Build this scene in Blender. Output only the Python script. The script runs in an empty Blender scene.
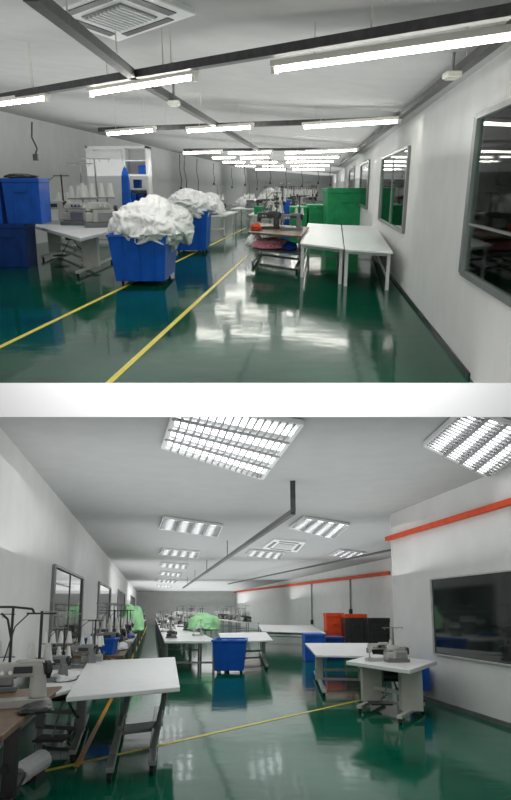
import bpy, bmesh, math, random
from mathutils import Vector, Matrix, noise
random.seed(7)
sc = bpy.context.scene
sc.view_settings.view_transform = 'Standard'
FP = 710.0; CX = 255.5; PV = 470.0
H1 = 1.8; H2 = 1.6
A1 = math.atan((PV-186)/FP); A2 = math.atan((610-PV)/FP)

# ------------------------------------------------------------------ camera
cam = bpy.data.cameras.new('camera'); co = bpy.data.objects.new('camera', cam)
sc.collection.objects.link(co); sc.camera = co
co.location = (0, 0, H1); co.rotation_euler = (math.pi/2-A1, 0, 0)
cam.sensor_width = 36; cam.lens = FP/800*36; cam.shift_y = (PV-400)/800; cam.clip_end = 600

class Room:
    """a room with its own level floor; survey helpers give room coordinates of sighted points"""
    def __init__(s, H, pitch, M): s.H, s.p, s.M = H, pitch, M
    def ray(s, u, v):
        x = (u-CX)/FP; y = -(v-PV)/FP
        return Vector((x, math.cos(s.p)+y*math.sin(s.p), -math.sin(s.p)+y*math.cos(s.p)))
    def P(s, u, v, z=0.0):
        r = s.ray(u, v); return Vector((0, 0, s.H))+r*((z-s.H)/r.z)
    def Y(s, u, v, y):
        r = s.ray(u, v); return Vector((0, 0, s.H))+r*(y/r.y)
    def W(s, u, v, X0, k):
        r = s.ray(u, v); t = X0/(r.x-k*r.y); return Vector((0, 0, s.H))+r*t
U = Room(H1, A1, Matrix.Identity(4))
L = Room(H2, -A2, Matrix.Translation((0, 0, H1)) @ Matrix.Rotation(-(A1+A2), 4, 'X') @ Matrix.Translation((0, 0, -H2)))

# ------------------------------------------------------------------ materials
_m = {}
def mat(name, col, rough=.5, metal=0.0, var=.12, scale=6.0, bump=0.0, bscale=60.0, emit=0.0, coat=0.0, spec=.5):
    if name in _m: return _m[name]
    m = bpy.data.materials.new(name); m.use_nodes = True; _m[name] = m
    n = m.node_tree.nodes; l = m.node_tree.links; b = n['Principled BSDF']
    tc = n.new('ShaderNodeTexCoord')
    nt = n.new('ShaderNodeTexNoise'); nt.inputs['Scale'].default_value = scale; nt.inputs['Detail'].default_value = 5
    l.new(tc.outputs['Object'], nt.inputs['Vector'])
    cr = n.new('ShaderNodeValToRGB')
    cr.color_ramp.elements[0].position = .3; cr.color_ramp.elements[1].position = .7
    cr.color_ramp.elements[0].color = tuple(max(0, c*(1-var)) for c in col)+(1,)
    cr.color_ramp.elements[1].color = tuple(min(1, c*(1+var)) for c in col)+(1,)
    l.new(nt.outputs['Fac'], cr.inputs['Fac']); l.new(cr.outputs['Color'], b.inputs['Base Color'])
    b.inputs['Roughness'].default_value = rough; b.inputs['Metallic'].default_value = metal
    b.inputs['Coat Weight'].default_value = coat; b.inputs['Specular IOR Level'].default_value = spec
    if emit:
        b.inputs['Emission Color'].default_value = tuple(col)+(1,); b.inputs['Emission Strength'].default_value = emit
    if bump:
        n2 = n.new('ShaderNodeTexNoise'); n2.inputs['Scale'].default_value = bscale
        l.new(tc.outputs['Object'], n2.inputs['Vector'])
        bp = n.new('ShaderNodeBump'); bp.inputs['Strength'].default_value = bump; bp.inputs['Distance'].default_value = .02
        l.new(n2.outputs['Fac'], bp.inputs['Height']); l.new(bp.outputs['Normal'], b.inputs['Normal'])
    return m
def paneglass():
    m = bpy.data.materials.new('clear_window_glass'); m.use_nodes = True
    n = m.node_tree.nodes; l = m.node_tree.links; n.remove(n['Principled BSDF'])
    t = n.new('ShaderNodeBsdfTransparent'); t.inputs[0].default_value = (.66, .80, .72, 1)
    g = n.new('ShaderNodeBsdfGlossy'); g.inputs['Roughness'].default_value = .03
    f = n.new('ShaderNodeFresnel'); f.inputs['IOR'].default_value = 1.08
    x = n.new('ShaderNodeMixShader'); l.new(f.outputs[0], x.inputs[0]); l.new(t.outputs[0], x.inputs[1]); l.new(g.outputs[0], x.inputs[2])
    l.new(x.outputs[0], n['Material Output'].inputs[0]); return m
wallM = mat('painted_wall', (.71, .71, .70), .8, var=.04, scale=2, bump=.1)
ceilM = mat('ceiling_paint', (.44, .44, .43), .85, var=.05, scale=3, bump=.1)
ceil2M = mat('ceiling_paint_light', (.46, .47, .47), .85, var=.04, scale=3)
floorM = mat('green_epoxy', (.0003, .066, .034), .085, var=.3, scale=.8, bump=.2, bscale=1.7, spec=.06)
floor2M = mat('green_epoxy_light', (.0003, .105, .058), .085, var=.25, scale=.8, bump=.2, bscale=1.7, spec=.06)
slabM = mat('white_slab', (.93, .93, .93), .9, var=.01)
yelM = mat('yellow_paint', (.75, .60, .04), .4, var=.12, scale=20)
oraM = mat('orange_paint', (.80, .36, .03), .35, var=.1, scale=20)
trunkM = mat('galvanised_dark', (.06, .06, .06), .5, metal=.3, var=.3, scale=14)
whiteM = mat('white_laminate', (.76, .77, .76), .35, var=.04, scale=8)
creamM = mat('cream_steel', (.55, .54, .48), .4, var=.08)
greyM = mat('grey_steel', (.25, .26, .26), .35, metal=.5, var=.15)
darkM = mat('dark_plastic', (.02, .02, .022), .4, var=.3)
rubM = mat('black_rubber', (.015, .015, .015), .7)
chrM = mat('chrome', (.6, .6, .6), .2, metal=1)
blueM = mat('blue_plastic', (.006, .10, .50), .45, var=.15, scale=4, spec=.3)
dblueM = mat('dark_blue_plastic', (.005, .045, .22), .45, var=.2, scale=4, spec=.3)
greenM = mat('green_plastic', (.02, .32, .12), .5, var=.15, scale=4, spec=.3)
lgrM = mat('light_green_fabric', (.50, .95, .50), .9, var=.06, scale=7, bump=.2, bscale=20)
redM = mat('red_paint', (.62, .07, .02), .6, var=.12, spec=.15)
woodM = mat('brown_wood', (.16, .09, .045), .45, var=.35, scale=14)
pinkM = mat('pink_cloth', (.80, .32, .38), .8, var=.3, scale=9)
clothM = mat('white_cloth', (.90, .90, .89), .9, var=.03, scale=12, bump=.7, bscale=9)
cloth2M = mat('grey_white_cloth', (.68, .68, .68), .9, var=.12, scale=9, bump=.7, bscale=16)
machM = mat('machine_enamel', (.44, .44, .40), .3, var=.15)
mach2M = mat('machine_enamel_grey', (.15, .16, .16), .3, var=.15)
mach3M = mat('machine_enamel_black', (.03, .032, .03), .3, var=.2)
thrM = mat('white_thread', (.72, .72, .68), .8, var=.05, scale=60, bump=.4, bscale=200)
glassM = mat('dark_window_glass', (.012, .018, .016), .05, var=.7, scale=1.2, spec=.4)
tubeM = mat('fluorescent_tube', (1, .98, .90), .4, emit=22, var=0)
tube2M = mat('fluorescent_tube_cool', (.95, .98, 1), .4, emit=5, var=0)
battM = mat('batten_housing', (.68, .67, .60), .4, var=.05)
reflM = mat('troffer_reflector', (.60, .60, .60), .4, metal=.0, var=.05)
louvM = mat('louvre_grey', (.36, .36, .36), .6)
frameM = mat('window_frame', (.22, .23, .23), .4, metal=.3)
frame2M = mat('window_frame_pale', (.5, .5, .49), .5)
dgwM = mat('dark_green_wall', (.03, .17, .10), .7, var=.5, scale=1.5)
clearM = paneglass()

# ------------------------------------------------------------------ geometry primitives
def hexa(bm, lo, hi):
    n = len(lo)
    a = [bm.verts.new(p) for p in lo]; b = [bm.verts.new(p) for p in hi]
    bm.faces.new(a[::-1]); bm.faces.new(b)
    for i in range(n): bm.faces.new((a[i], a[(i+1) % n], b[(i+1) % n], b[i]))
def prim(bm, p):
    k = p[0]
    if k == 'b':
        x, y, z, sx, sy, sz = p[1:7]; rz = p[7] if len(p) > 7 else 0
        c, s = math.cos(rz), math.sin(rz)
        q = [(-sx/2, -sy/2), (sx/2, -sy/2), (sx/2, sy/2), (-sx/2, sy/2)]
        q = [(x+a*c-b*s, y+a*s+b*c) for a, b in q]
        hexa(bm, [(a, b, z-sz/2) for a, b in q], [(a, b, z+sz/2) for a, b in q])
    elif k == 't':
        x, y, z0, a, b, z1, c, d = p[1:9]
        hexa(bm, [(x-a/2, y-b/2, z0), (x+a/2, y-b/2, z0), (x+a/2, y+b/2, z0), (x-a/2, y+b/2, z0)],
                 [(x-c/2, y-d/2, z1), (x+c/2, y-d/2, z1), (x+c/2, y+d/2, z1), (x-c/2, y+d/2, z1)])
    elif k == 'c':
        p0 = Vector(p[1]); p1 = Vector(p[2]); r0 = p[3]; r1 = p[4] if len(p) > 4 else r0
        d = (p1-p0).normalized(); a = d.orthogonal().normalized(); b = d.cross(a); N = 14
        hexa(bm, [p0+(a*math.cos(t)+b*math.sin(t))*r0 for t in [2*math.pi*i/N for i in range(N)]],
                 [p1+(a*math.cos(t)+b*math.sin(t))*r1 for t in [2*math.pi*i/N for i in range(N)]])
    elif k == 'r':
        p0 = Vector(p[1]); p1 = Vector(p[2]); w, h = p[3], p[4]
        d = (p1-p0).normalized()
        up = Vector((0, 0, 1)) if abs(d.z) < .9 else Vector((0, 1, 0))
        a = d.cross(up).normalized()*w/2; b = a.cross(d).normalized()*h/2
        hexa(bm, [p0-a-b, p0+a-b, p0+a+b, p0-a+b], [p1-a-b, p1+a-b, p1+a+b, p1-a+b])
    elif k == 'h':
        hexa(bm, p[1], p[2])
    elif k == 'p':
        for i in range(len(p[1])-1): prim(bm, ('c', p[1][i], p[1][i+1], p[2]))
def mesh(name, prims, m, bevel=0, smooth=False):
    bm = bmesh.new()
    for p in prims: prim(bm, p)
    bmesh.ops.recalc_face_normals(bm, faces=bm.faces)
    me = bpy.data.meshes.new(name); bm.to_mesh(me); bm.free(); me.materials.append(m)
    o = bpy.data.objects.new(name, me); sc.collection.objects.link(o)
    if bevel:
        md = o.modifiers.new('bevel', 'BEVEL'); md.width = bevel; md.segments = 2; md.limit_method = 'ANGLE'
    if smooth:
        for f in me.polygons: f.use_smooth = True
    return o
class Thing:
    def __init__(s, room, name, label, cat, loc, yaw=0, scale=1, group=None, kind=None):
        e = bpy.data.objects.new(name, None); e.empty_display_size = .1; sc.collection.objects.link(e)
        e.matrix_world = room.M @ Matrix.Translation(loc) @ Matrix.Rotation(yaw, 4, 'Z') @ Matrix.Scale(scale, 4)
        s.e = e; e['label'] = label
        if cat: e['category'] = cat
        if group: e['group'] = group
        if kind: e['kind'] = kind
    def part(s, name, prims, m, parent=None, bevel=0, label=None, smooth=False):
        o = mesh(name, prims, m, bevel, smooth); o.parent = parent or s.e
        if label: o['label'] = label
        return o
def single(room, name, label, cat, loc, prims, m, bevel=0, kind=None, group=None, yaw=0, smooth=False):
    o = mesh(name, prims, m, bevel, smooth); o.matrix_world = room.M @ Matrix.Translation(loc) @ Matrix.Rotation(yaw, 4, 'Z')
    o['label'] = label
    if cat: o['category'] = cat
    if kind: o['kind'] = kind
    if group: o['group'] = group
    return o

# ------------------------------------------------------------------ furniture builders
def table(room, quad, h, label, style='four', top=None, leg=None, th=.04, cols=(.12, .88), ct=.5, shelf=None, cast=True, group=None, name='work_table', cat='table', lt=.05, rail=True, lw=.11, motor=False, slant=0, fend=(.06, .94), cr_=.04):
    top = top or whiteM; leg = leg or whiteM
    pts = [room.P(u, v, h) for u, v in quad]
    for p in pts: p.z = 0
    c = sum(pts, Vector())/4; q = [p-c for p in pts]
    T = Thing(room, name, label, cat, c, group=group)
    def B(s, t, z):
        a = q[0].lerp(q[1], s); b = q[3].lerp(q[2], s); r = a.lerp(b, t); return Vector((r.x, r.y, z))
    T.part('tabletop', [('h', [Vector((p.x, p.y, h-th)) for p in q], [Vector((p.x, p.y, h)) for p in q])], top, bevel=.008)
    if style == 'four':
        e = .05
        cs = [(e, e), (1-e, e), (1-e, 1-e), (e, 1-e)]
        for s_, t_ in cs:
            T.part('leg', [('r', B(s_, t_, 0), B(s_, t_, h-th), lt, lt)], leg)
        for i in range(4):
            a, b = cs[i], cs[(i+1) % 4]
            T.part('apron', [('r', B(*a, h-th-.04), B(*b, h-th-.04), .03, .07)], leg)
            if rail and i != 0: T.part('stretcher', [('r', B(*a, .2), B(*b, .2), .03, .04)], leg)
    else:
        for s_ in cols:
            pr = [('r', B(s_-slant, ct-abs(slant)*.5, .1), B(s_+slant*.6, ct+abs(slant)*.5, h-th-.03), lw, lw*.8), ('r', B(s_+slant*.6, .12, h-th-.03), B(s_+slant*.6, .88, h-th-.03), .06, .05)]
            if slant: pr.append(('r', B(s_-slant*.3, ct-.1, h*.5), B(s_+slant*.6, .75, h-th-.04), .04, .04))
            f = T.part('leg', pr, leg, bevel=.006)
            T.part('foot', [('r', B(s_-slant, fend[0], cr_*2+.02), B(s_-slant*.5, fend[1], cr_*2+.02), .08, .05)], leg, parent=f, bevel=.006)
            if cast:
                for t_ in (fend[0]+.02, fend[1]-.02):
                    b = B(s_-slant*(1 if t_ < .5 else .5), t_, cr_)
                    T.part('caster', [('c', b-Vector((.02, 0, 0)), b+Vector((.02, 0, 0)), cr_), ('b', b.x, b.y, cr_*1.5, .05, .03, .04)], rubM, parent=f)
        T.part('crossbar', [('r', B(cols[0], ct, h*.42), B(cols[1], ct, h*.42), .04, .06)], leg)
        T.part('crossbar', [('r', B(cols[0]-slant*.8, .5, .13), B(cols[1]-slant*.8, .5, .13), .04, .05)], leg)
        if motor:
            b = B(.55, .4, h-th-.16)
            T.part('motor', [('c', b-Vector((.14, 0, 0)), b+Vector((.14, 0, 0)), .085), ('b', b.x, b.y, b.z+.1, .14, .1, .1)], darkM)
            b2 = B(.4, .3, .15)
            T.part('treadle', [('b', b2.x, b2.y, .14, .34, .4, .025)], darkM)
            T.part('pull_rod', [('c', b2, b, .01)], greyM)
            b3 = B(.62, .5, .05)
            T.part('power_cable', [('p', [b, b+Vector((.12, .1, -.25)), b3+Vector((.15, .1, .15)), b3], .012)], darkM)
    if shelf:
        z = h*.45
        T.part('shelf', [('h', [B(.05, .1, z), B(.95, .1, z), B(.95, .9, z), B(.05, .9, z)], [B(.05, .1, z+.025), B(.95, .1, z+.025), B(.95, .9, z+.025), B(.05, .9, z+.025)])], shelf)
    return T

def cones(T, x, y, z, n, sp, h, par=None):
    for i in range(n):
        cx = x+(i-(n-1)/2)*sp
        T.part('thread_cone', [('c', (cx, y, z), (cx, y, z+.13*h), .038*h, .018*h), ('c', (cx, y, z-.012), (cx, y, z), .045*h)], thrM, parent=par, smooth=False)
def lockstitch(room, loc, yaw, s, label, m=None, stand=True, group=None):
    m = m or machM
    T = Thing(room, 'sewing_machine', label, 'sewing machine', loc, yaw, s, group)
    T.part('bed', [('b', 0, 0, .03, .5, .19, .06), ('b', -.2, 0, .065, .1, .12, .01)], m, bevel=.01)
    T.part('column', [('t', .17, 0, .06, .12, .14, .24, .10, .11)], m, bevel=.015)
    T.part('arm', [('t', -.01, 0, .22, .44, .11, .33, .40, .09), ('t', .1, 0, .32, .24, .10, .35, .18, .07)], m, bevel=.02)
    T.part('head', [('t', -.19, 0, .15, .06, .08, .25, .09, .11)], m, bevel=.012)
    T.part('needle_bar', [('c', (-.19, 0, .08), (-.19, 0, .16), .008)], chrM)
    T.part('presser_foot', [('b', -.19, -.01, .075, .03, .05, .01), ('c', (-.19, .02, .075), (-.19, .02, .16), .006)], chrM)
    T.part('handwheel', [('c', (.22, 0, .27), (.255, 0, .27), .07), ('c', (.25, 0, .27), (.27, 0, .27), .03)], darkM)
    T.part('control_panel', [('b', .04, -.058, .275, .14, .012, .05)], darkM)
    T.part('faceplate', [('b', -.237, 0, .2, .008, .06, .09)], chrM)
    for i in range(2): T.part('tension_dial', [('c', (-.12+.06*i, -.05, .26), (-.12+.06*i, -.09, .26), .016)], chrM)
    if stand:
        g = T.part('thread_stand', [('c', (.2, .14, 0), (.2, .14, .72), .012), ('b', .2, .14, .30, .26, .03, .015), ('b', .2, .14, .70, .24, .014, .014), ('p', [(.1, .14, .7), (-.02, .05, .6), (-.1, 0, .34)], .005)], darkM)
        cones(T, .2, .14, .32, 2, .13, 1.1, g)
    return T
def overlock(room, loc, yaw, s, label, m=None, group=None, n=4, hs=1.0):
    m = m or machM
    T = Thing(room, 'overlock_machine', label, 'sewing machine', loc, yaw, s, group)
    T.part('base', [('b', 0, 0, .03, .42, .30, .06)], mach2M, bevel=.01)
    T.part('body', [('t', .04, .02, .06, .30, .26, .22, .28, .22), ('b', -.14, 0, .12, .12, .16, .12)], m, bevel=.015)
    T.part('head', [('t', -.02, .02, .22, .34, .17, .31, .28, .12), ('b', -.15, .0, .24, .07, .1, .09)], m, bevel=.02)
    T.part('presser_foot', [('c', (-.15, 0, .17), (-.15, 0, .21), .008), ('b', -.15, -.02, .185, .03, .06, .01)], chrM)
    T.part('handwheel', [('c', (.19, .02, .2), (.23, .02, .2), .07)], darkM)
    T.part('cover_plate', [('b', .06, -.115, .13, .2, .012, .1)], greyM)
    for i in range(3): T.part('tension_dial', [('c', (.0+.06*i, -.08, .27), (.0+.06*i, -.13, .27), .016)], chrM)
    t = .85*hs
    g = T.part('thread_stand', [('c', (.0, .2, 0), (.0, .2, t), .012), ('b', 0, .2, .36*hs, .46, .10, .015), ('b', 0, .2, t-.01, .42, .014, .014)]+
               [('c', (-.18+.12*i, .2, t-.01), (-.18+.12*i, .12, t-.05), .004) for i in range(4)], greyM)
    if n: cones(T, 0, .2, .38*hs, n, .12, 1.25*hs, g)
    return T
def pile(room, loc, r, seed, label, m, name='fabric_pile', cat='fabric', group=None, under=.2, sub=5, rough=1.0):
    bm = bmesh.new(); bmesh.ops.create_icosphere(bm, subdivisions=sub, radius=1)
    o = Vector((seed*7.3, seed*3.1, seed*1.7))
    def rg(x): return 1-2.6*math.sqrt(x*x+.002)
    for v in bm.verts:
        p = v.co.copy()
        wv = p+.35*noise.noise_vector(p*1.8+o)
        wv2 = wv+.12*noise.noise_vector(p*5+o)
        k = 1+.2*noise.noise(p*1.6+o)+rough*(.10*rg(noise.noise(wv*2.4+o*2))+.06*rg(noise.noise(Vector((wv2.x*6, wv2.y*2.8, wv2.z*3))+o))+.025*rg(noise.noise(wv2*11+o)))
        q = p*k
        q.z = math.copysign(abs(q.z)**.85, q.z)
        if q.z < 0: q.z *= under*(1 if under <= .2 else max(.1, 1+1.7*noise.noise(p*2.5+o*3)))
        v.co = Vector((q.x*r[0], q.y*r[1], q.z*r[2]))
    zmin = min(v.co.z for v in bm.verts)
    if under <= .2:
        for v in bm.verts: v.co.z -= zmin
    me = bpy.data.meshes.new(name); bm.to_mesh(me); bm.free(); me.materials.append(m)
    for f in me.polygons: f.use_smooth = True
    ob = bpy.data.objects.new(name, me); sc.collection.objects.link(ob)
    ob.matrix_world = room.M @ Matrix.Translation(loc); ob['label'] = label; ob['category'] = cat
    if group: ob['group'] = group
    return ob
def meas(room, u0, u1, vt, vb):
    b = room.P((u0+u1)/2, vb); a = room.Y(u0, vb, b.y); c = room.Y(u1, vb, b.y); t = room.Y((u0+u1)/2, vt, b.y)
    return b, c.x-a.x, t.z
def bin_(room, u0, u1, vt, vb, d, label, m=None, cast=True, name='laundry_bin', yaw=0, taper=.86, group=None, z0=None):
    m = m or blueM
    b, w, h = meas(room, u0, u1, vt, vb)
    if z0: b = z0[0]; h = z0[1]
    T = Thing(room, name, label, 'bin', (b.x, b.y+d/2, b.z if z0 else 0), yaw, group=group)
    zb = .09 if cast else .0; t = .03
    def ring(z, f): return [(-w/2*f, -d/2*f, z), (w/2*f, -d/2*f, z), (w/2*f, d/2*f, z), (-w/2*f, d/2*f, z)]
    lo, hi = ring(zb, taper), ring(h, 1)
    pr = []
    for i in range(4):
        j = (i+1) % 4
        a, b_, c, e = [Vector(x) for x in (lo[i], lo[j], hi[j], hi[i])]
        n = (b_-a).cross(e-a).normalized()*-t
        pr.append(('h', [a, b_, c, e], [a+n, b_+n, c+n, e+n]))
    pr.append(('b', 0, 0, zb+.015, w*taper, d*taper, .03))
    T.part('body', pr, m)
    T.part('rim', [('b', 0, -d/2, h, w+.05, .06, .05), ('b', 0, d/2, h, w+.05, .06, .05), ('b', -w/2, 0, h, .06, d, .05), ('b', w/2, 0, h, .06, d, .05)], m, bevel=.01)
    for i in range(3):
        x = (-.28+.28*i)*w
        T.part('rib', [('r', (x*taper, -d/2*taper-.012, zb+.02), (x, -d/2-.012, h-.03), .035, .03)], m)
    if cast:
        for sx in (-1, 1):
            for sy in (-1, 1):
                T.part('caster', [('c', (sx*w*.34-.02, sy*d*.34, .045), (sx*w*.34+.02, sy*d*.34, .045), .045), ('b', sx*w*.34, sy*d*.34, .08, .07, .06, .03)], rubM)
    return T
def crate(room, loc, w, d, h, label, m, yaw=0, group=None, lid=True, lm=None):
    T = Thing(room, 'storage_box', label, 'box', loc, yaw, group=group)
    T.part('body', [('t', 0, 0, 0, w*.94, d*.94, h*.9, w, d)], m, bevel=.01)
    T.part('lid' if lid else 'rim', [('b', 0, 0, h*.95, w*1.03, d*1.03, h*.1)], lm or m, bevel=.01)
    for i in (-1, 1): T.part('rib', [('b', i*w*.3, -d/2*.97, h*.45, .04, .05, h*.8)], m)
    T.part('handle', [('b', 0, -d/2-.01, h*.72, w*.3, .05, .05)], m)
    return T
SL = .085
def ceilU(x, y): return 2.9+SL*max(0, (1.576+.0843*y-x))
def batten(room, u0, v0, u1, v1, z, label='fluorescent batten lamp with glowing tube under ceiling', m=None, group='fluorescent battens', r=.022):
    a = room.P(u0, v0, z); b = room.P(u1, v1, z); c = (a+b)/2
    T = Thing(room, 'fluorescent_lamp', label, 'ceiling lamp', c, group=group)
    A, B = a-c, b-c; d = (B-A).normalized(); up = Vector((0, 0, .045))
    T.part('housing', [('r', A+up, B+up, .09, .05)], battM, bevel=.005)
    T.part('tube', [('c', A+d*.04, B-d*.04, r)], m or tubeM)
    for e, g in ((A, d), (B, -d)):
        T.part('end_cap', [('r', e, e+g*.04, .05, .07)], battM)
    for k in (.2, .8):
        p = A.lerp(B, k); w = p+c; T.part('hanger', [('c', p+up, p+Vector((0, 0, ceilU(w.x, w.y)-z)), .004)], battM)
    return T
def trunk(room, u0, v0, u1, v1, z, w=.1, h=.1, label='dark steel cable trunking hung below the ceiling', m=None, ceil=None, name='cable_trunking', cat='trunking', n=2):
    a = room.P(u0, v0, z); b = room.P(u1, v1, z); c = (a+b)/2
    T = Thing(room, name, label, cat, c, group='ceiling trunking'); A, B = a-c, b-c
    T.part('channel', [('r', A, B, w, h)], m or trunkM)
    for i in range(n):
        p = A.lerp(B, (i+.5)/n); q = p+c
        T.part('hanger_rod', [('c', p, p+Vector((0, 0, (ceil or ceilU(q.x, q.y))-z)), .006)], battM)
    return T
def troffer(room, quad, z, label):
    p = [room.P(u, v, z) for u, v in quad]; c = sum(p, Vector())/4; q = [x-c for x in p]
    T = Thing(room, 'recessed_light', label, 'ceiling light', c, group='recessed ceiling lights')
    def B(s, t, dz=0): r = q[0].lerp(q[1], s).lerp(q[3].lerp(q[2], s), t); return r+Vector((0, 0, dz))
    T.part('reflector', [('h', [B(0, 0, -.005), B(1, 0, -.005), B(1, 1, -.005), B(0, 1, -.005)], [B(0, 0, .01), B(1, 0, .01), B(1, 1, .01), B(0, 1, .01)])], reflM)
    for t in (.14, .38, .62, .86):
        T.part('tube', [('h', [B(.03, t-.04, -.04), B(.97, t-.04, -.04), B(.97, t+.04, -.04), B(.03, t+.04, -.04)], [B(.03, t-.04, -.02), B(.97, t-.04, -.02), B(.97, t+.04, -.02), B(.03, t+.04, -.02)])], tube2M)
    T.part('frame', [('r', B(0, 0, -.03), B(1, 0, -.03), .05, .05), ('r', B(1, 0, -.03), B(1, 1, -.03), .05, .05), ('r', B(1, 1, -.03), B(0, 1, -.03), .05, .05), ('r', B(0, 1, -.03), B(0, 0, -.03), .05, .05)], whiteM)
    T.part('louvre', [('r', B(i/16, 0, -.055), B(i/16, 1, -.055), .018, .02) for i in range(1, 16)]+[('r', B(0, t, -.057), B(1, t, -.057), .05, .02) for t in (.26, .5, .74)], louvM)
def cassette(room, quad, z):
    if room is U:
        p = [room.P(u, v, z) for u, v in quad]; c = sum(p, Vector())/4
        z = ceilU(c.x, c.y)-.02
    p = [room.P(u, v, z) for u, v in quad]; c = sum(p, Vector())/4; q = [x-c for x in p]
    T = Thing(room, 'air_conditioner_cassette', 'white ceiling cassette air conditioner with square grille', 'air conditioner', c)
    def B(s, t, dz=0): r = q[0].lerp(q[1], s).lerp(q[3].lerp(q[2], s), t); return r+Vector((0, 0, dz))
    def Q(a, b, c_, d, z0, z1): return ('h', [B(a, b, z0), B(c_, b, z0), B(c_, d, z0), B(a, d, z0)], [B(a, b, z1), B(c_, b, z1), B(c_, d, z1), B(a, d, z1)])
    T.part('panel', [Q(0, 0, 1, 1, -.05, .05)], whiteM, bevel=.01)
    T.part('grille', [Q(.25, .25, .75, .75, -.06, -.05)], greyM)
    T.part('grille_slats', [Q(.27, .27+.05*i, .73, .29+.05*i, -.075, -.06) for i in range(10)], whiteM)
    for a in ((.2, .07, .8, .16), (.2, .84, .8, .93), (.07, .2, .16, .8), (.84, .2, .93, .8)):
        T.part('air_outlet', [Q(*a, -.056, -.05)], darkM)

def wallpts(name, label, room, X0, k, y0, y1, z0, z1, m, side, poly=None):
    d = .12*side
    polys = poly or [[(y0, z0), (y1, z0), (y1, z1), (y0, z1)]]
    return single(room, name, label, None, (0, 0, 0), [('h', [Vector((X0+k*y, y, z)) for y, z in pts], [Vector((X0+k*y+d, y, z)) for y, z in pts]) for pts in polys], m, kind='structure')
_wn = [0]
def winext(room, X0, k, cs):
    p = [room.W(u, v, X0, k) for u, v in cs]
    y0 = (p[0].y+p[3].y)/2; y1 = (p[1].y+p[2].y)/2
    return min(y0, y1), max(y0, y1), (p[2].z+p[3].z)/2, (p[0].z+p[1].z)/2
def window(room, X0, k, side, cs, label, mull=(.5,), hm=(), fw=.07, glass=None, fm=None):
    y0, y1, zb, zt = winext(room, X0, k, cs)
    _wn[0] += 1
    yc = (y0+y1)/2; c = Vector((X0+k*yc, yc, zb))
    T = Thing(room, 'window_%d' % _wn[0], label, None, c, kind='structure')
    o = -side*.02
    def V(y, z, dx=0): return Vector((k*(y-yc)+o+dx, y-yc, z-zb))
    T.part('glass', [('h', [V(y0, zb), V(y1, zb), V(y1, zt), V(y0, zt)], [V(y0, zb, side*.01), V(y1, zb, side*.01), V(y1, zt, side*.01), V(y0, zt, side*.01)])], glass or glassM)
    fy = fw*2.2; fd = .08 if fw > .03 else .05
    pr = [('r', V(y0, zb), V(y1, zb), fd, fw), ('r', V(y0, zt), V(y1, zt), fd, fw), ('r', V(y0, zb), V(y0, zt), fd, fy), ('r', V(y1, zb), V(y1, zt), fd, fy)]
    T.part('frame', pr, fm or frameM)
    mp = [('r', V(y0+(y1-y0)*f, zb), V(y0+(y1-y0)*f, zt), .03, fy*.4) for f in mull]+[('r', V(y0, zb+(zt-zb)*f), V(y1, zb+(zt-zb)*f), .03, fw*.4) for f in hm]
    if mp: T.part('mullion', mp, fm or frameM)
    return T
def rowtable(room, k, o0, o1, y0, y1, h, label, grp, top=None, leg=None):
    pts = [Vector((o0+k*y0, y0, 0)), Vector((o1+k*y0, y0, 0)), Vector((o1+k*y1, y1, 0)), Vector((o0+k*y1, y1, 0))]
    c = sum(pts, Vector())/4; q = [p-c for p in pts]
    T = Thing(room, 'work_table', label, 'table', c, group=grp)
    T.part('tabletop', [('h', [p+Vector((0, 0, h-.05)) for p in q], [p+Vector((0, 0, h)) for p in q])], top or whiteM)
    for s in q: T.part('leg', [('r', Vector((s.x*.88, s.y*.92, 0)), Vector((s.x*.88, s.y*.92, h-.05)), .06, .06)], leg or greyM)
    T.part('stretcher', [('r', Vector((q[0].x*.88, q[0].y*.92, .25)), Vector((q[1].x*.88, q[1].y*.92, .25)), .04, .05)], leg or greyM)
    return c

# ================================================================== UPPER ROOM
kU = .0843; XR = 1.576; XL = -9.4; CU = 2.9; YE = 100
single(U, 'floor', 'glossy dark green epoxy factory floor', None, (0, 0, 0), [('h', [(XL+kU*6.7, 6.7, -.1), (XR+kU*6.7, 6.7, -.1), (XR+kU*YE, YE, -.1), (XL+kU*YE, YE, -.1)], [(XL+kU*6.7, 6.7, 0), (XR+kU*6.7, 6.7, 0), (XR+kU*YE, YE, 0), (XL+kU*YE, YE, 0)])], floorM, kind='structure')
CLf = ceilU(XL, 0)
cq = [(XL+kU*4.6, 4.6, CLf), (XR+kU*4.6, 4.6, CU), (XR+kU*YE, YE, CU), (XL+kU*YE, YE, CLf)]
single(U, 'ceiling', 'grey-white painted ceiling', None, (0, 0, 0), [('h', cq, [(a, b, c+.1) for a, b, c in cq])], ceilM, kind='structure')
W1 = [(482, 115), (560, 85), (560, 330), (465, 272)]; W2 = [(384, 157), (411, 149), (405, 230), (380, 221)]
a0, a1, az0, az1 = winext(U, XR, kU, W1); b0, b1, bz0, bz1 = winext(U, XR, kU, W2)
NY = 4.3
a0 = max(a0, NY+.1)
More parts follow.
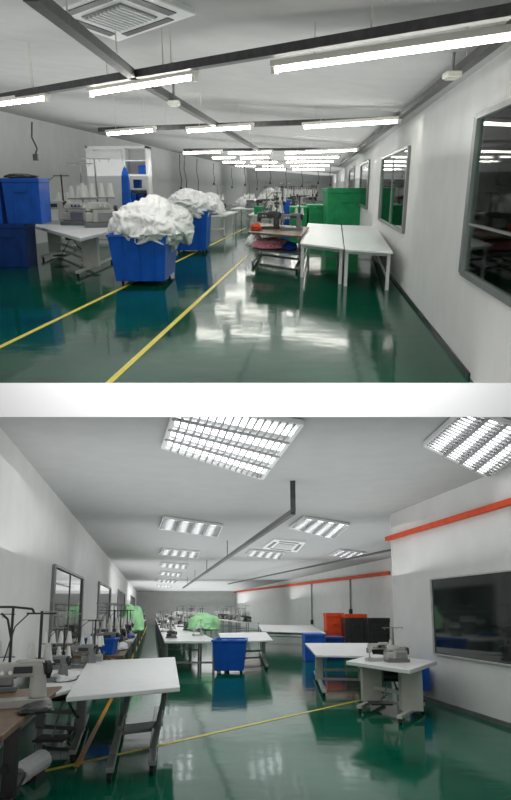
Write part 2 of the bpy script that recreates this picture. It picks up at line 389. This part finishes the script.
wallpts('wall_right', 'plain white painted wall with dark windows', U, XR, kU, 0, 0, 0, 0, wallM, 1,
        poly=[[(5.45, .15), (6.9, 0), (YE, 0), (YE, min(az0, bz0)), (5.2, min(az0, bz0))], [(NY+.3, max(az1, bz1)), (YE, max(az1, bz1)), (YE, CU), (NY+.3, CU)],
              [(a1, min(az0, bz0)), (b0, min(az0, bz0)), (b0, max(az1, bz1)), (a1, max(az1, bz1))], [(b1, min(az0, bz0)), (YE, min(az0, bz0)), (YE, max(az1, bz1)), (b1, max(az1, bz1))],
              [(a0, az1), (a1, az1), (a1, max(az1, bz1)), (a0, max(az1, bz1))] if az1 < bz1 else [(b0, bz1), (b1, bz1), (b1, az1), (b0, az1)],
              [(a0+.9, bz0), (a1, bz0), (a1, az0), (a0+.9, az0)] if az0 > bz0 else [(b0, az0), (b1, az0), (b1, bz0), (b0, bz0)]])
wallpts('wall_left', 'plain white painted wall', U, XL, kU, 6.7, YE, 0, CLf, wallM, -1)
single(U, 'wall_back', 'far white end wall', None, (0, 0, 0), [('b', (XL+XR)/2+kU*YE, YE+.1, CLf/2, XR-XL, .15, CLf)], wallM, kind='structure')
# adjoining room seen through the windows
NX = XR+4.2
single(U, 'floor', 'dark green floor of the adjoining room', None, (0, 0, 0), [('h', [(XR+.13+kU*y, y, -.1), (NX+kU*y, y, -.1), (NX+kU*36, 36, -.1), (XR+.13+kU*36, 36, -.1)], [(XR+.13+kU*y, y, -.02), (NX+kU*y, y, -.02), (NX+kU*36, 36, -.02), (XR+.13+kU*36, 36, -.02)]) for y in (7.2,)], floorM, kind='structure')
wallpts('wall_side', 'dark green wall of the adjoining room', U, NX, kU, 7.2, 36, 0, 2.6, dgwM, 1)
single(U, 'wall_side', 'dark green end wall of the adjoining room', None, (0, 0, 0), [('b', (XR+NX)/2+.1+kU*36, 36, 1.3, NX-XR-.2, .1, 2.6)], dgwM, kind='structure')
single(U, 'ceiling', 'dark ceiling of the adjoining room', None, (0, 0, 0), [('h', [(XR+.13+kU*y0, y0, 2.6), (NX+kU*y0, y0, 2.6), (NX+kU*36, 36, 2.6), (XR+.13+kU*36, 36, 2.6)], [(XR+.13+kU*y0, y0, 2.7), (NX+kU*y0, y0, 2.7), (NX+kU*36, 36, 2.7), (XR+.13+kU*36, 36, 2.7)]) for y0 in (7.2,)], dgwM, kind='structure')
for i in range(5):
    y = 11+i*4.2; x = XR+2.7+kU*y
    T = Thing(U, 'storage_rack', 'dark steel rack with green boxes in adjoining room', 'rack', (x, y, -.02), group='adjoining room racks')
    for sx in (-.9, .9):
        for sy in (-.9, .9): T.part('post', [('b', sx, sy, .85, .06, .08, 1.7)], darkM)
    for z in (.4, .95, 1.55): T.part('shelf', [('b', 0, 0, z, 1.85, 1.9, .04)], greyM)
    T.part('boxes', [('b', -.45, -.3, .55, .6, .8, .26), ('b', .4, .1, 1.12, .6, .9, .3), ('b', -.3, 0, 1.7, .8, .8, .26)], greenM if i % 3 else cloth2M)
for i in range(4):
    y = 9.5+i*5.5; x = XR+1.9+kU*y
    T = Thing(U, 'fluorescent_lamp', 'fluorescent batten lamp in adjoining room', 'ceiling lamp', (x, y, 2.45), group='adjoining room lamps')
    T.part('housing', [('b', 0, 0, .08, 1.7, .1, .13)], battM); T.part('tube', [('c', (-.8, 0, 0), (.8, 0, 0), .02)], tubeM)
def bb(room, name, X0, k, side, y0, y1, label, m=darkM, h=.07):
    single(room, name, label, None, (0, 0, 0), [('h', [Vector((X0+k*y-side*.0, y, z)) for y, z in ((y0, 0), (y1, 0), (y1, h), (y0, h))], [Vector((X0+k*y-side*.02, y, z)) for y, z in ((y0, 0), (y1, 0), (y1, h), (y0, h))])], m, kind='structure')
bb(U, 'baseboard_right', XR, kU, 1, 7, YE, 'thin dark skirting at foot of wall', h=.05)
def mark(room, u0, v0, u1, v1, w, m, label, n):
    a = room.P(u0, v0); b = room.P(u1, v1)
    single(room, 'trim_%d' % n, label, None, (0, 0, 0), [('r', a+Vector((0, 0, .003)), b+Vector((0, 0, .003)), w, .004)], m, kind='structure')
mark(U, -12, 353, 246, 228, .07, yelM, 'yellow painted floor line', 1)
mark(U, 109, 383, 247, 256, .07, yelM, 'yellow painted floor line', 2)
single(U, 'trim_9', 'white painted slab edge between the two floors', None, (0, 0, 0),
       [('h', [(-3.4, 5.3, .398), (-3.4, 5.3, .126), (-3.4, 7.12, -.447), (-3.4, 6.85, -.01)], [(3.4, 5.3, .398), (3.4, 5.3, .126), (3.4, 7.12, -.447), (3.4, 6.85, -.01)])], slabM, kind='structure')
window(U, XR, kU, 1, W1, 'large window looking into dark green room', mull=(), hm=(.33,), fw=.05, glass=clearM)
window(U, XR, kU, 1, W2, 'window looking into dark green room', mull=(.5,), hm=(), fw=.04, glass=clearM)
window(U, XR, kU, 1, [(362, 164), (370, 162), (368, 208), (360, 205)], 'distant dark window', mull=())
window(U, XR, kU, 1, [(350, 169), (355, 168), (354, 202), (349, 200)], 'distant dark window', mull=())
zt = 2.82
trunk(U, -14, 100, 530, 8, zt, .11, .07, n=3)
trunk(U, 30, -6, 134, 76, zt, .09, .07)
trunk(U, 136, 78, 262, 152, zt, .09, .08, n=2)
trunk(U, 520, 22, 398, 118, zt, .08, .07)
trunk(U, 398, 118, 340, 165, zt, .1, .08, n=2)
trunk(U, 100, 130, 400, 119, zt, .14, .08, n=2)
trunk(U, 184, 150, 358, 149, zt, .2, .07, n=2)
zl = 2.74
batten(U, 90, 94, 196, 77, zl, 'warm white fluorescent batten fixed under trunking')
batten(U, 273, 70, 530, 34, zl, 'long warm white fluorescent batten fixed under trunking')
batten(U, -20, 107, 48, 98, zl, 'warm white fluorescent batten fixed under trunking')
for a in ((107, 134, 155, 130), (187, 131, 253, 127), (303, 127, 400, 121), (183, 153, 222, 152), (228, 153, 272, 152), (285, 153, 358, 150),
          (212, 158, 236, 157.5), (240, 158, 270, 157.5), (284, 158, 340, 157), (222, 162, 246, 162), (250, 162, 278, 162), (286, 162, 334, 161.5), (235, 166, 256, 166), (262, 166, 284, 166), (290, 166, 330, 165.5), (292, 169.5, 325, 169.5), (255, 169.5, 286, 169.5)):
    batten(U, *a, zl, 'fluorescent batten lamp glowing in receding row', r=.03)
for u, v in ((452, 75), (174, 103)):
    p = U.P(u, v, 2.75)
    T = Thing(U, 'junction_box', 'small cream electrical box under trunking', 'junction box', p, group='junction boxes')
    T.part('body', [('b', 0, 0, 0, .14, .2, .05)], battM, bevel=.01); T.part('cover', [('b', 0, 0, -.03, .10, .15, .012)], creamM); T.part('conduit', [('c', (0, 0, 0), (0, 0, ceilU(p.x, p.y)-2.75), .015)], greyM)
cassette(U, [(42, 8), (118, 36), (196, 8), (120, -22)], 2.89)
for u, v1, Yd in ((36, 160, 13), (186, 194, 24), (181, 190, 26), (330, 186, 40), (232, 188, 45), (257, 190, 40), (214, 185, 36), (286, 188, 44), (245, 186, 34), (270, 184, 30), (302, 187, 38), (318, 184, 34), (198, 192, 30)):
    a = U.Y(u, v1, Yd); tz = zt-.04
    T = Thing(U, 'drop_cable', 'thin dark power cable hanging from trunking', 'cable', a, group='drop cables')
    hh = tz-a.z; T.part('cable', [('p', [(0, 0, .08), (.04, 0, hh*.3), (-.03, 0, hh*.6), (0, 0, hh)], .014)], darkM)
    T.part('socket', [('b', 0, 0, .04, .08, .06, .1)], darkM)

# ---- blue crates by the wall
Yc = U.P(20, 268).y
def px2m(room, px, Y): return (room.Y(256+px, 250 if room is U else 650, Y).x-room.Y(256, 250 if room is U else 650, Y).x)
w1 = px2m(U, 36, Yc)
zz = U.Y(20, 224, Yc).z; zz2 = U.Y(20, 178, Yc).z
x1 = U.Y(10, 268, Yc).x
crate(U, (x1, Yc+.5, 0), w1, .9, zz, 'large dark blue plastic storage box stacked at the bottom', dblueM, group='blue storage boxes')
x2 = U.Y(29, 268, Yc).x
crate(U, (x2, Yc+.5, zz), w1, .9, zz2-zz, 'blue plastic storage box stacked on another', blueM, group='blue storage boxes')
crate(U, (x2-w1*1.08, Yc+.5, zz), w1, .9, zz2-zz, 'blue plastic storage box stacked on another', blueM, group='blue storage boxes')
pile(U, (x2-.1, Yc+.5, zz2), (w1*.4, .4, .08), 3, 'dark rolled cloth on top of blue box', darkM, 'folded_cloth')
def openshelf(room, u0, u1, vt, vb, Yd, d, label):
    a = room.Y(u0, vt, Yd); b = room.Y(u1, vb, Yd); w = b.x-a.x; h = a.z
    T = Thing(room, 'shelf_cabinet', label, 'cabinet', ((a.x+b.x)/2, Yd+d/2, 0))
    T.part('carcass', [('b', -w/2+.03, 0, h/2, .06, d, h), ('b', w/2-.03, 0, h/2, .06, d, h), ('b', 0, 0, h-.03, w, d, .06), ('b', 0, 0, .05, w, d, .1), ('b', 0, d/2-.02, h/2, w, .03, h)], whiteM)
    T.part('divider', [('b', w*.12, 0, h/2, .05, d*.9, h*.95)], whiteM)
    for i in range(1, 7): T.part('shelf', [('b', w*.3, 0, h*i/7, w*.36, d*.85, .04)], whiteM)
    T.part('door', [('b', -w*.2, -d/2, h*.5, w*.56, .04, h*.9)], wallM)
    T.part('handle', [('b', -w*.2, -d/2-.04, h*.45, w*.02, .04, h*.08)], greyM)
    return T, w, h
Yd = 25.0
T, w, h = openshelf(U, 85, 150, 146, 215, Yd, 1.0, 'white cabinet with open compartments and blue items')
cx = T.e.location.x
for i, (fx, fz, m_) in enumerate(((.2, 1, blueM), (.3, 2, dblueM), (.22, 3, blueM), (.38, 1, blueM), (.36, 3, dblueM), (.3, 4, dblueM), (.4, 5, blueM))):
    crate(U, (cx+w*fx, Yd+.3, h*fz/7+.02), w*.12, .4, h*.09, 'small blue box on cabinet shelf', m_, group='small blue boxes')
a = U.Y(127, 205, 24.3)
T = Thing(U, 'garment_bag', 'tall blue garment bag beside white cabinet', 'bag', (a.x, 24.3, a.z))
hh = U.Y(127, 167, 24.3).z-a.z
T.part('bag', [('t', 0, 0, 0, .28, .25, hh*.8, .22, .2), ('t', 0, 0, hh*.8, .22, .2, hh, .08, .06)], blueM, bevel=.03); T.part('hook', [('c', (0, 0, hh), (0, 0, hh+.1), .012)], chrM)

table(U, [(28, 224), (80, 238), (122, 228), (66, 217)], .86, 'white topped sewing bench with cream steel legs', 'tee', whiteM, creamM, cols=(.2, .86), ct=.4, th=.07, lw=.34, motor=True)
overlock(U, U.P(101, 227, .86), .3, 1.85, 'cream overlock machine with tall thread stand on bench')
lockstitch(U, U.P(52, 224, .86), .2, 1.7, 'cream sewing machine with thread stand on bench')
overlock(U, U.P(78, 225, .86), -.3, 1.75, 'cream overlock machine between two others on bench')
table(U, [(60, 212), (104, 215), (122, 211), (84, 208)], .8, 'white sewing bench behind the first', 'tee', whiteM, creamM)
lockstitch(U, U.P(108, 212, .8), .2, 2.0, 'cream sewing machine with white cones')
overlock(U, U.P(88, 211, .8), .2, 2.0, 'grey overlock machine with white cones', mach2M)

bin_(U, 111, 168, 236, 287, 2.2, 'blue plastic bin piled with white cloth', group='blue bins')
b, w, h = meas(U, 111, 168, 236, 287)
pile(U, (b.x+.14, b.y+1.1, h+.05), (w*.64, 1.2, .56), 1, 'big heap of soft white cloth in blue bin', clothM, under=.3, sub=6)
pile(U, (b.x+.45, b.y+1.5, h+.06), (w*.42, 1.1, .44), 14, 'white cloth bundle spilling over the bin rim', clothM, under=.5, sub=6)
bin_(U, 172, 208, 212, 254, 2.2, 'blue plastic bin behind, heaped with white cloth', group='blue bins')
b, w, h = meas(U, 172, 208, 212, 254)
pile(U, (b.x-.05, b.y+1.1, h+.04), (w*.64, 1.2, .5), 2, 'heap of white cloth spilling from blue bin', clothM, under=.35, sub=6)

table(U, [(248, 232), (301, 236), (309, 227), (258, 223)], .80, 'wood topped wheeled bench with lower shelf', 'tee', woodM, greyM, shelf=greyM, cols=(.08, .92))
p = U.P(272, 249, .39)
pile(U, (p.x, p.y+.3, .385), (.42, .5, .2), 9, 'pink folded cloth on bench shelf', pinkM, 'folded_cloth')
p = U.P(258, 246, .39); pile(U, (p.x-.1, p.y+.3, .385), (.2, .4, .2), 11, 'white cloth on bench shelf', clothM, 'folded_cloth')
p = U.P(291, 250, .39); pile(U, (p.x, p.y+.2, .385), (.16, .3, .14), 13, 'small blue cloth bundle on bench shelf', blueM, 'folded_cloth')
lockstitch(U, U.P(268, 229, .8), .1, 1.2, 'black sewing machine on wooden bench', mach3M)
lockstitch(U, U.P(291, 230, .8), .1, 1.1, 'grey sewing machine on wooden bench', mach2M, stand=True)
p = U.P(256, 230, .8); pile(U, (p.x, p.y, .8), (.12, .3, .12), 12, 'small red cloth bundle on bench', redM, 'folded_cloth')
table(U, [(300, 243), (344, 248), (341, 225), (308, 223)], .72, 'white four legged table beside its twin', 'four', whiteM, whiteM, group='white tables', lt=.06)
table(U, [(345, 249), (393, 252), (376, 226), (342, 225)], .72, 'white four legged table near the wall', 'four', whiteM, whiteM, group='white tables', lt=.06)
b, w, h = meas(U, 326, 361, 188, 236)
crate(U, (b.x, b.y+1, 0), w, 2, h, 'tall green plastic bin', greenM, group='green bins', lid=False)
b, w, h = meas(U, 308, 325, 205, 233)
crate(U, (b.x, b.y+1, 0), w, 2, h, 'low green plastic bin', greenM, group='green bins', lid=False)
b, w, h = meas(U, 291, 307, 207, 233)
crate(U, (b.x, b.y+1, 0), w, 2, h, 'low green plastic bin', greenM, group='green bins', lid=False)
b, w, h = meas(U, 281, 290, 200, 229)
crate(U, (b.x, b.y+.5, 0), w, 1, h, 'narrow blue box beside green bin', blueM)
sd = 20
for i in range(8):
    y = 29+i*8.6
    ox = (.0, .6, -.3, .4)[i % 4]
    c = rowtable(U, kU, -5.0+ox, -3.6+ox, y, y+4.6, .75, 'white work table with cloth heaps', 'cloth table row', leg=creamM)
    for j in range(2):
        sd += 1
        if (i+j) % 3 == 1:
            overlock(U, (c.x+.1, c.y-1.2+2.4*j, .75), .3, 1.3, 'sewing machine between the cloth heaps', machM if j else mach2M, group='middle row machines')
        else:
            pile(U, (c.x+.2*(j-1), c.y-1.2+2.4*j, .75), (.45+.35*random.random(), .7+.3*random.random(), .3+.45*random.random()), sd, 'heap of white cloth on work table', clothM, group='cloth heaps', sub=5)
for i in range(9):
    y = 30+i*7
    c = rowtable(U, kU, -2.8, -1.8, y, y+5.5, .75, 'white sewing bench in the receding middle row', 'middle bench row', leg=creamM)
    for j in range(3 if i < 5 else 1):
        (overlock if (i+j) % 2 else lockstitch)(U, (c.x+.1-.25*(j-1), c.y-1.8+1.8*j, .75), .3*j, 1.45, 'sewing machine on a bench in the middle row', (machM, mach2M, mach3M)[(i+j) % 3], group='middle row machines')
    b = (i % 3)
    crate(U, (c.x-.35, c.y-2.5, .75), .35, .5, .3, 'small storage tub on a middle row bench', (greenM, blueM, redM)[b], group='bench tubs')
for i in range(7):
    y = 40+i*7.5
    c = rowtable(U, kU, -1.3, -.3, y, y+5.5, .75, 'white sewing bench in the row near the wall', 'wall side bench row', leg=creamM)
    for j in range(2 if i < 4 else 1):
        (overlock if (i+j) % 2 else lockstitch)(U, (c.x+.1, c.y-1.4+2.6*j, .75), .3, 1.5, 'sewing machine on a bench near the wall', (mach2M, machM, mach3M)[(i+j) % 3], group='wall side machines')

# ================================================================== LOWER ROOM
kL = -.143; XR2 = 5.0; XL2 = -1.74; CL = 3.59; YE2 = 80
XR3 = 9.2
yc = 15.0
for n_, z, y0, m_ in (('floor', -.1, 4.2, floor2M), ('ceiling', CL, 7.15, ceil2M)):
    q = [(XL2+kL*y0, y0), (XR2+kL*y0+.2, y0), (XR2+kL*yc, yc), (XR3+kL*yc, yc), (XR3+kL*YE2, YE2), (XL2+kL*YE2, YE2)]
    single(L, n_, 'glossy green epoxy workshop floor' if n_ == 'floor' else 'pale grey ceiling with recessed lights', None, (0, 0, 0), [('h', [(a, b, z) for a, b in q], [(a, b, z+.1) for a, b in q])], m_, kind='structure')
wallpts('wall_left', 'white painted wall with windows', L, XL2, kL, 7.2, YE2, 0, CL, wallM, -1)
wallpts('wall_right', 'white painted wall with dark window', L, XR2, kL, 7.2, yc, 0, CL, wallM, 1)
wallpts('wall_recess', 'white painted recessed wall with red rail', L, XR3, kL, yc, YE2, 0, CL, wallM, 1)
single(L, 'wall_corner', 'short white return wall', None, (0, 0, 0), [('h', [(XR2+kL*yc, yc-.1, 0), (XR3+kL*yc, yc-.1, 0), (XR3+kL*yc, yc, 0), (XR2+kL*yc, yc, 0)], [(XR2+kL*yc, yc-.1, CL), (XR3+kL*yc, yc-.1, CL), (XR3+kL*yc, yc, CL), (XR2+kL*yc, yc, CL)])], wallM, kind='structure')
single(L, 'wall_back', 'far white end wall', None, (0, 0, 0), [('b', (XL2+XR3)/2+kL*YE2, YE2+.1, CL/2, XR3-XL2, .15, CL)], wallM, kind='structure')
bb(L, 'baseboard_right', XR2, kL, 1, 7.2, yc, 'thin grey skirting at foot of wall', greyM)
mark(L, 28, 775, 362, 700, .07, yelM, 'yellow painted floor line crossing the aisle', 3)
mark(L, 76, 767, 114, 694, .06, oraM, 'orange painted floor line', 4)
mark(L, 120, 684, 147, 626, .09, yelM, 'yellow painted floor line along the benches', 5)
window(L, XL2, kL, -1, [(50, 568), (80, 575), (80, 642), (50, 657)], 'dark window in grey frame', mull=(.5,), hm=(.45,), fw=.05)
window(L, XL2, kL, -1, [(97, 583), (109, 587), (109, 630), (97, 636)], 'dark window in grey frame', mull=(), hm=(.45,))
window(L, XL2, kL, -1, [(117, 590), (124, 593), (124, 624), (117, 627)], 'distant dark window', mull=())
window(L, XL2, kL, -1, [(130, 596), (134, 597), (134, 621), (130, 622)], 'distant dark window', mull=())
window(L, XR2, kL, 1, [(560, 567), (434, 578), (434, 656), (560, 669)], 'wide plain dark window with thin pale frame', mull=(), fw=.022, fm=frame2M)
def rail(u0, v0, u1, v1, X0, h):
    a = L.W(u0, v0, X0, kL); b = L.W(u1, v1, X0, kL); c = (a+b)/2
    T = Thing(L, 'wall_rail', 'red painted pipe rail fixed along the wall', 'rail', c, group='red wall rails')
    o = Vector((-.09, 0, 0)); A, B = a-c+o, b-c+o
    T.part('pipe', [('r', A, B, .09, h)], redM, bevel=.01)
    for k in (.1, .37, .63, .9): q = A.lerp(B, k); T.part('bracket', [('b', q.x+.045, q.y, q.z, .09, .06, .05)], greyM)
rail(530, 498, 391, 539, XR2, .09)
rail(391, 573, 228, 593, XR3, .14)
for u, vt_, vb_ in ((313, 583, 622), (352, 577, 612)):
    a = L.W(u, vt_, XR3, kL); b = L.W(u, vb_, XR3, kL)
    T = Thing(L, 'wall_conduit', 'thin grey vertical conduit on wall', 'pipe', (b.x-.06, b.y, b.z), group='wall conduits')
    T.part('pipe', [('c', (0, 0, 0), (0, 0, a.z-b.z), .04)], greyM); T.part('socket_box', [('b', 0, 0, 0, .15, .2, .25)], darkM)
Q = [[(178, 400), (302, 420), (262, 476), (163, 444)], [(425, 442), (466, 405), (540, 432), (488, 474)], [(160, 527), (164, 516), (222, 524), (217, 535)], [(290, 526), (304, 516), (349, 523), (334, 537)],
     [(160, 553), (163, 548), (199, 551), (197, 557)], [(330, 554), (340, 549), (366, 552), (357, 558)], [(246, 554), (251, 549), (284, 552), (280, 558)], [(160, 566), (162, 562), (188, 564), (187, 568)], [(160, 574), (161.5, 571), (182, 573), (181, 576)], [(157, 581), (158, 579), (176, 580), (175, 582.5)], [(157, 586), (158, 584.5), (172, 585.5), (171, 587)]]
for i, q in enumerate(Q): troffer(L, q, CL-.01, 'recessed louvred fluorescent ceiling light' if i > 1 else 'large recessed louvred fluorescent ceiling light')
cassette(L, [(262, 547), (274, 538), (306, 541), (297, 551)], CL-.01)
a = L.P(293, 512, 3.1); b = L.P(183, 588, 3.1); c = (a+b)/2
T = Thing(L, 'cable_trunking', 'dark steel trunking with upright drop from ceiling', 'trunking', c)
T.part('channel', [('r', a-c, b-c, .08, .08)], trunkM); T.part('drop_post', [('r', a-c, a-c+Vector((0, 0, CL-3.1)), .08, .08)], trunkM)
for i in range(4): q = (a-c).lerp(b-c, .25+.2*i); T.part('hanger_rod', [('c', q, q+Vector((0, 0, CL-3.1)), .015)], greyM)
trunk(L, 391, 550, 228, 584, 3.3, .06, .06, ceil=CL)

table(L, [(66, 697), (180, 687), (175, 657), (88, 661)], .85, 'large white table on slanted grey legs with casters', 'tee', whiteM, greyM, cols=(.46, .84), ct=.25, th=.045, slant=.09, lw=.06, cr_=.05)
table(L, [(28, 700), (84, 686), (106, 668), (32, 659)], .78, 'white sewing bench against the wall', 'tee', whiteM, greyM, cols=(.2, .8), motor=True)
table(L, [(-75, 765), (2, 735), (62, 686), (-25, 692)], .8, 'brown wooden sewing bench on dark steel legs', 'tee', woodM, darkM, cols=(.1, .66), th=.05)
lockstitch(L, L.P(14, 707, .8), .5, 1.1, 'cream industrial sewing machine on brown bench')
overlock(L, L.P(-6, 692, .8), .5, .9, 'grey overlock machine with cones on brown bench', mach2M)
lockstitch(L, L.P(80, 668, .78), .2, .95, 'grey sewing machine on white bench', mach2M, stand=True)
lockstitch(L, L.P(50, 682, .78), .5, .85, 'dark sewing machine on white bench', mach2M, stand=True)
overlock(L, L.P(56, 669, .78), .3, .95, 'black overlock machine with cones on bench', mach3M)
overlock(L, L.P(92, 666, .78), .3, .8, 'cream overlock machine with cones on bench', machM)
pile(L, L.P(66, 680, .78), (.14, .3, .08), 51, 'small crumpled grey cloth on bench', cloth2M, 'folded_cloth', sub=4)
pile(L, L.P(36, 712, .8), (.12, .2, .06), 52, 'small dark cloth scrap on wooden bench', darkM, 'folded_cloth', sub=4)
p = L.P(18, 786); q_ = L.P(44, 772)
T = Thing(L, 'bench_motor', 'white cylindrical bench motor lying on the floor', 'motor', (p.x, p.y, 0))
d_ = Vector((q_.x-p.x, q_.y-p.y, 0))*.9
T.part('casing', [('c', Vector((0, 0, .1)), d_+Vector((0, 0, .13)), .1)], whiteM, smooth=False)
T.part('end_cap', [('c', Vector((0, 0, .1))-d_*.06, Vector((0, 0, .1)), .06)], greyM)
T.part('bracket', [('b', d_.x*.5, d_.y*.5, .03, .2, .3, .06)], darkM)
p = L.P(8, 690, .8)
T = Thing(L, 'thread_stand', 'tall black thread stand with curved arms', 'thread stand', p)
hh = L.Y(8, 607, p.y).z-.8
T.part('pole', [('c', (0, 0, 0), (0, 0, hh), .014)], darkM); T.part('arm', [('p', [(-.2, 0, hh), (0, 0, hh), (.2, 0, hh-.02), (.22, 0, hh-.06)], .012)], darkM)
T.part('arm', [('p', [(0, 0, hh*.6), (-.05, 0, hh*.85), (-.12, 0, hh*.92)], .012)], darkM); T.part('base', [('c', (0, 0, 0), (0, 0, .03), .09)], darkM)
for i in range(9):
    y = 13.4+i*6.2
    c = rowtable(L, kL, -1.5, -.5, y, y+5.8, .78, 'sewing bench in the row beneath the windows', 'bench row by windows', whiteM if i % 2 else woodM)
    for j in range(4 if i < 5 else 1):
        yy = c.y-2.2+1.45*j
        ((overlock if (i+j) % 2 else lockstitch))(L, (-.92+kL*yy, yy, .78), .4, 1.15, 'machine with thread stand on bench by windows', (mach2M, machM, mach3M)[(i+j) % 3], group='machines by windows')
    if i < 5: pile(L, (-.62+kL*(c.y-1.0), c.y-1.0, .78), (.11, .4, .12), 60+i, 'crumpled cloth beside machine on bench', (cloth2M, dblueM, darkM, clothM, cloth2M)[i], 'folded_cloth', group='bench cloth scraps', sub=4)
for i in range(10):
    y = 19+i*6
    c = rowtable(L, kL, .35, 1.75, y, y+5.9, .8, 'white table in the long central row', 'central table row')
    for j in range(2): (lockstitch if (i+j) % 2 else overlock)(L, (c.x-.35+.6*j, c.y-.8+2*j, .8), .4, .7 if i == 0 else .9, 'small machine on the central table row', (mach3M, machM, mach2M)[(i+j) % 3], group='central row machines')
for o0, o1, y_, nn in ((1.95, 2.85, 42, 6), (3.1, 4.2, 50, 4), (5.8, 7.2, 48, 4)):
    for i in range(nn):
        y = y_+i*6.2
        c = rowtable(L, kL, o0, o1, y, y+5.8, .8, 'white table in the row beside the recessed wall', 'side table row')
        for j in range(2 if i < 4 else 1): (lockstitch if (i+j) % 2 else overlock)(L, (c.x+.2-.4*j, c.y-1.2+2*j, .8), .4, 1.3, 'small machine on the side table row', (mach3M, machM, mach2M)[(i+j) % 3], group='side row machines')
def ppile(u, v, z, r, s, m, lab, rough=1): pile(L, L.P(u, v, z), r, s, lab, m, rough=rough)
ppile(132, 633, .78, (.40, .8, .84), 31, lgrM, 'pale green cloth heap on bench', .3)
ppile(203, 631, .8, (.60, 1.0, .56), 32, lgrM, 'pale green cloth heap on table', .3)
ppile(190, 622, .8, (.5, 1.0, .5), 33, clothM, 'white cloth heap on table')
ppile(178, 619, .8, (.5, 1.0, .5), 34, clothM, 'white cloth heap on table')
p = L.P(103, 655, .78)
bin_(L, 88, 104, 631, 655, .5, 'small blue tub on bench', cast=False, name='blue_tub', z0=(Vector((p.x-.1, p.y, .78)), .28))
bin_(L, 212, 246, 641, 675, 1.6, 'blue plastic bin on the open floor', group=None)
b, w, h = meas(L, 212, 246, 641, 675)
pile(L, (b.x, b.y+.8, h-.25), (w*.40, .6, .2), 41, 'dark cloth inside blue bin', dblueM, 'folded_cloth')
table(L, [(223, 642), (273, 640), (266, 632), (218, 633)], .8, 'white work table beside the central row', 'tee', whiteM, greyM)
table(L, [(262, 631), (326, 633), (312, 625.5), (258, 624.5)], .8, 'long white work table', 'four', whiteM, greyM, lt=.06)
table(L, [(316, 655), (374, 656), (368, 643), (305, 643)], .78, 'white table on cream pedestal legs with casters', 'tee', whiteM, creamM, cols=(.15, .85), lw=.16)
table(L, [(346, 661), (410, 670), (437, 661), (375, 654)], .78, 'white sewing table on cream steel legs', 'tee', whiteM, creamM, cols=(.2, .82), ct=.42, th=.06, lw=.32, motor=True, fend=(.02, .85))
overlock(L, L.P(397, 662, .78), .1, .85, 'compact grey overlock machine on white sewing table', n=2, hs=.75)
lockstitch(L, L.P(379, 661, .78), .2, .85, 'compact cream machine head on sewing table', machM, stand=False)
def pbox(u0, u1, vt, vb, d, lab, m, lid=True, lm=None):
    b, w, h = meas(L, u0, u1, vt, vb); crate(L, (b.x, b.y+d/2, 0), w, d, h, lab, m, lid=lid, lm=lm)
pbox(305, 325, 634, 662, 1.5, 'blue plastic storage box', blueM)
pbox(327, 345, 637, 660, 1.2, 'blue plastic storage box beside another', dblueM)
pbox(327, 345, 613, 653, 1.2, 'tall red plastic box', redM)
pbox(346, 368, 614, 655, 1.2, 'tall black box with red lid', darkM, lm=redM)
pbox(369, 391, 618, 657, 1.2, 'tall black box near the wall corner', darkM)
a = L.W(428, 677, XR2, kL)
single(L, 'electrical_box', 'small blue electrical box on wall', 'electrical box', (a.x-.16, a.y, a.z), [('b', 0, 0, 0, .22, .7, .40), ('b', -.12, 0, 0, .02, .6, .32)], blueM, bevel=.01)

# ------------------------------------------------------------------ light
w = bpy.data.worlds.new('world'); sc.world = w; w.use_nodes = True
w.node_tree.nodes['Background'].inputs[0].default_value = (1, 1, 1, 1); w.node_tree.nodes['Background'].inputs[1].default_value = .5
def area(room, loc, sx, sy, e, rot=(0, 0, 0), name='added_fill', spread=None):  # area lights added as fill, not fixtures of the rooms
    l = bpy.data.lights.new(name, 'AREA'); l.shape = 'RECTANGLE'; l.size = sx; l.size_y = sy; l.energy = e
    if spread: l.spread = spread
    o = bpy.data.objects.new(name, l); sc.collection.objects.link(o)
    o.matrix_world = room.M @ Matrix.Translation(loc) @ Matrix.Rotation(rot[0], 4, 'X')
area(U, (0, 3.2, 1.6), 3.2, .3, 22, rot=(math.radians(66), 0, 0), name='slab_fill', spread=math.radians(60))  # added lamp near the camera, only to whiten the slab edge
for y0, y1, g in ((7, 15, 1), (16, 28, 1), (29, 48, 1.0), (50, 72, 1.1), (75, 98, 1.2)):
    y = (y0+y1)/2; A = 9*(y1-y0)*g; x = (XL+XR)/2+.6+kU*y
    area(U, (x, y, 2.1), 9, y1-y0, 2.6*A, rot=(math.pi, 0, 0), name='fill_up')  # added fill facing up, brightens ceiling and walls; no fixture here
    area(U, (x, y, 2.6), 9, y1-y0, 1.1*A, name='fill_down')  # added soft fill facing down for the lower walls and floor
area(U, (XR+2.2+kU*18, 18, 2.4), 3, 18, 600, name='fill_down')  # added fill panel to brighten the racks behind the windows
for y0, y1, wd, g in ((7.5, 15, 6, 1), (16, 28, 8, 1.0), (29, 48, 9, 1.1), (50, 78, 9, 1.5)):
    y = (y0+y1)/2; A = wd*(y1-y0)*g; x = (1.6 if y < 16 else 3.6)+kL*y
    area(L, (x, y, 2.3), wd, y1-y0, 2.3*A, rot=(math.pi, 0, 0), name='fill_up')  # invented upward panels lifting the lower room's ceiling brightness
    area(L, (x, y, 3.3), wd, y1-y0, 1.2*A, name='fill_down')  # matching added panels facing down, separate from the recessed lights
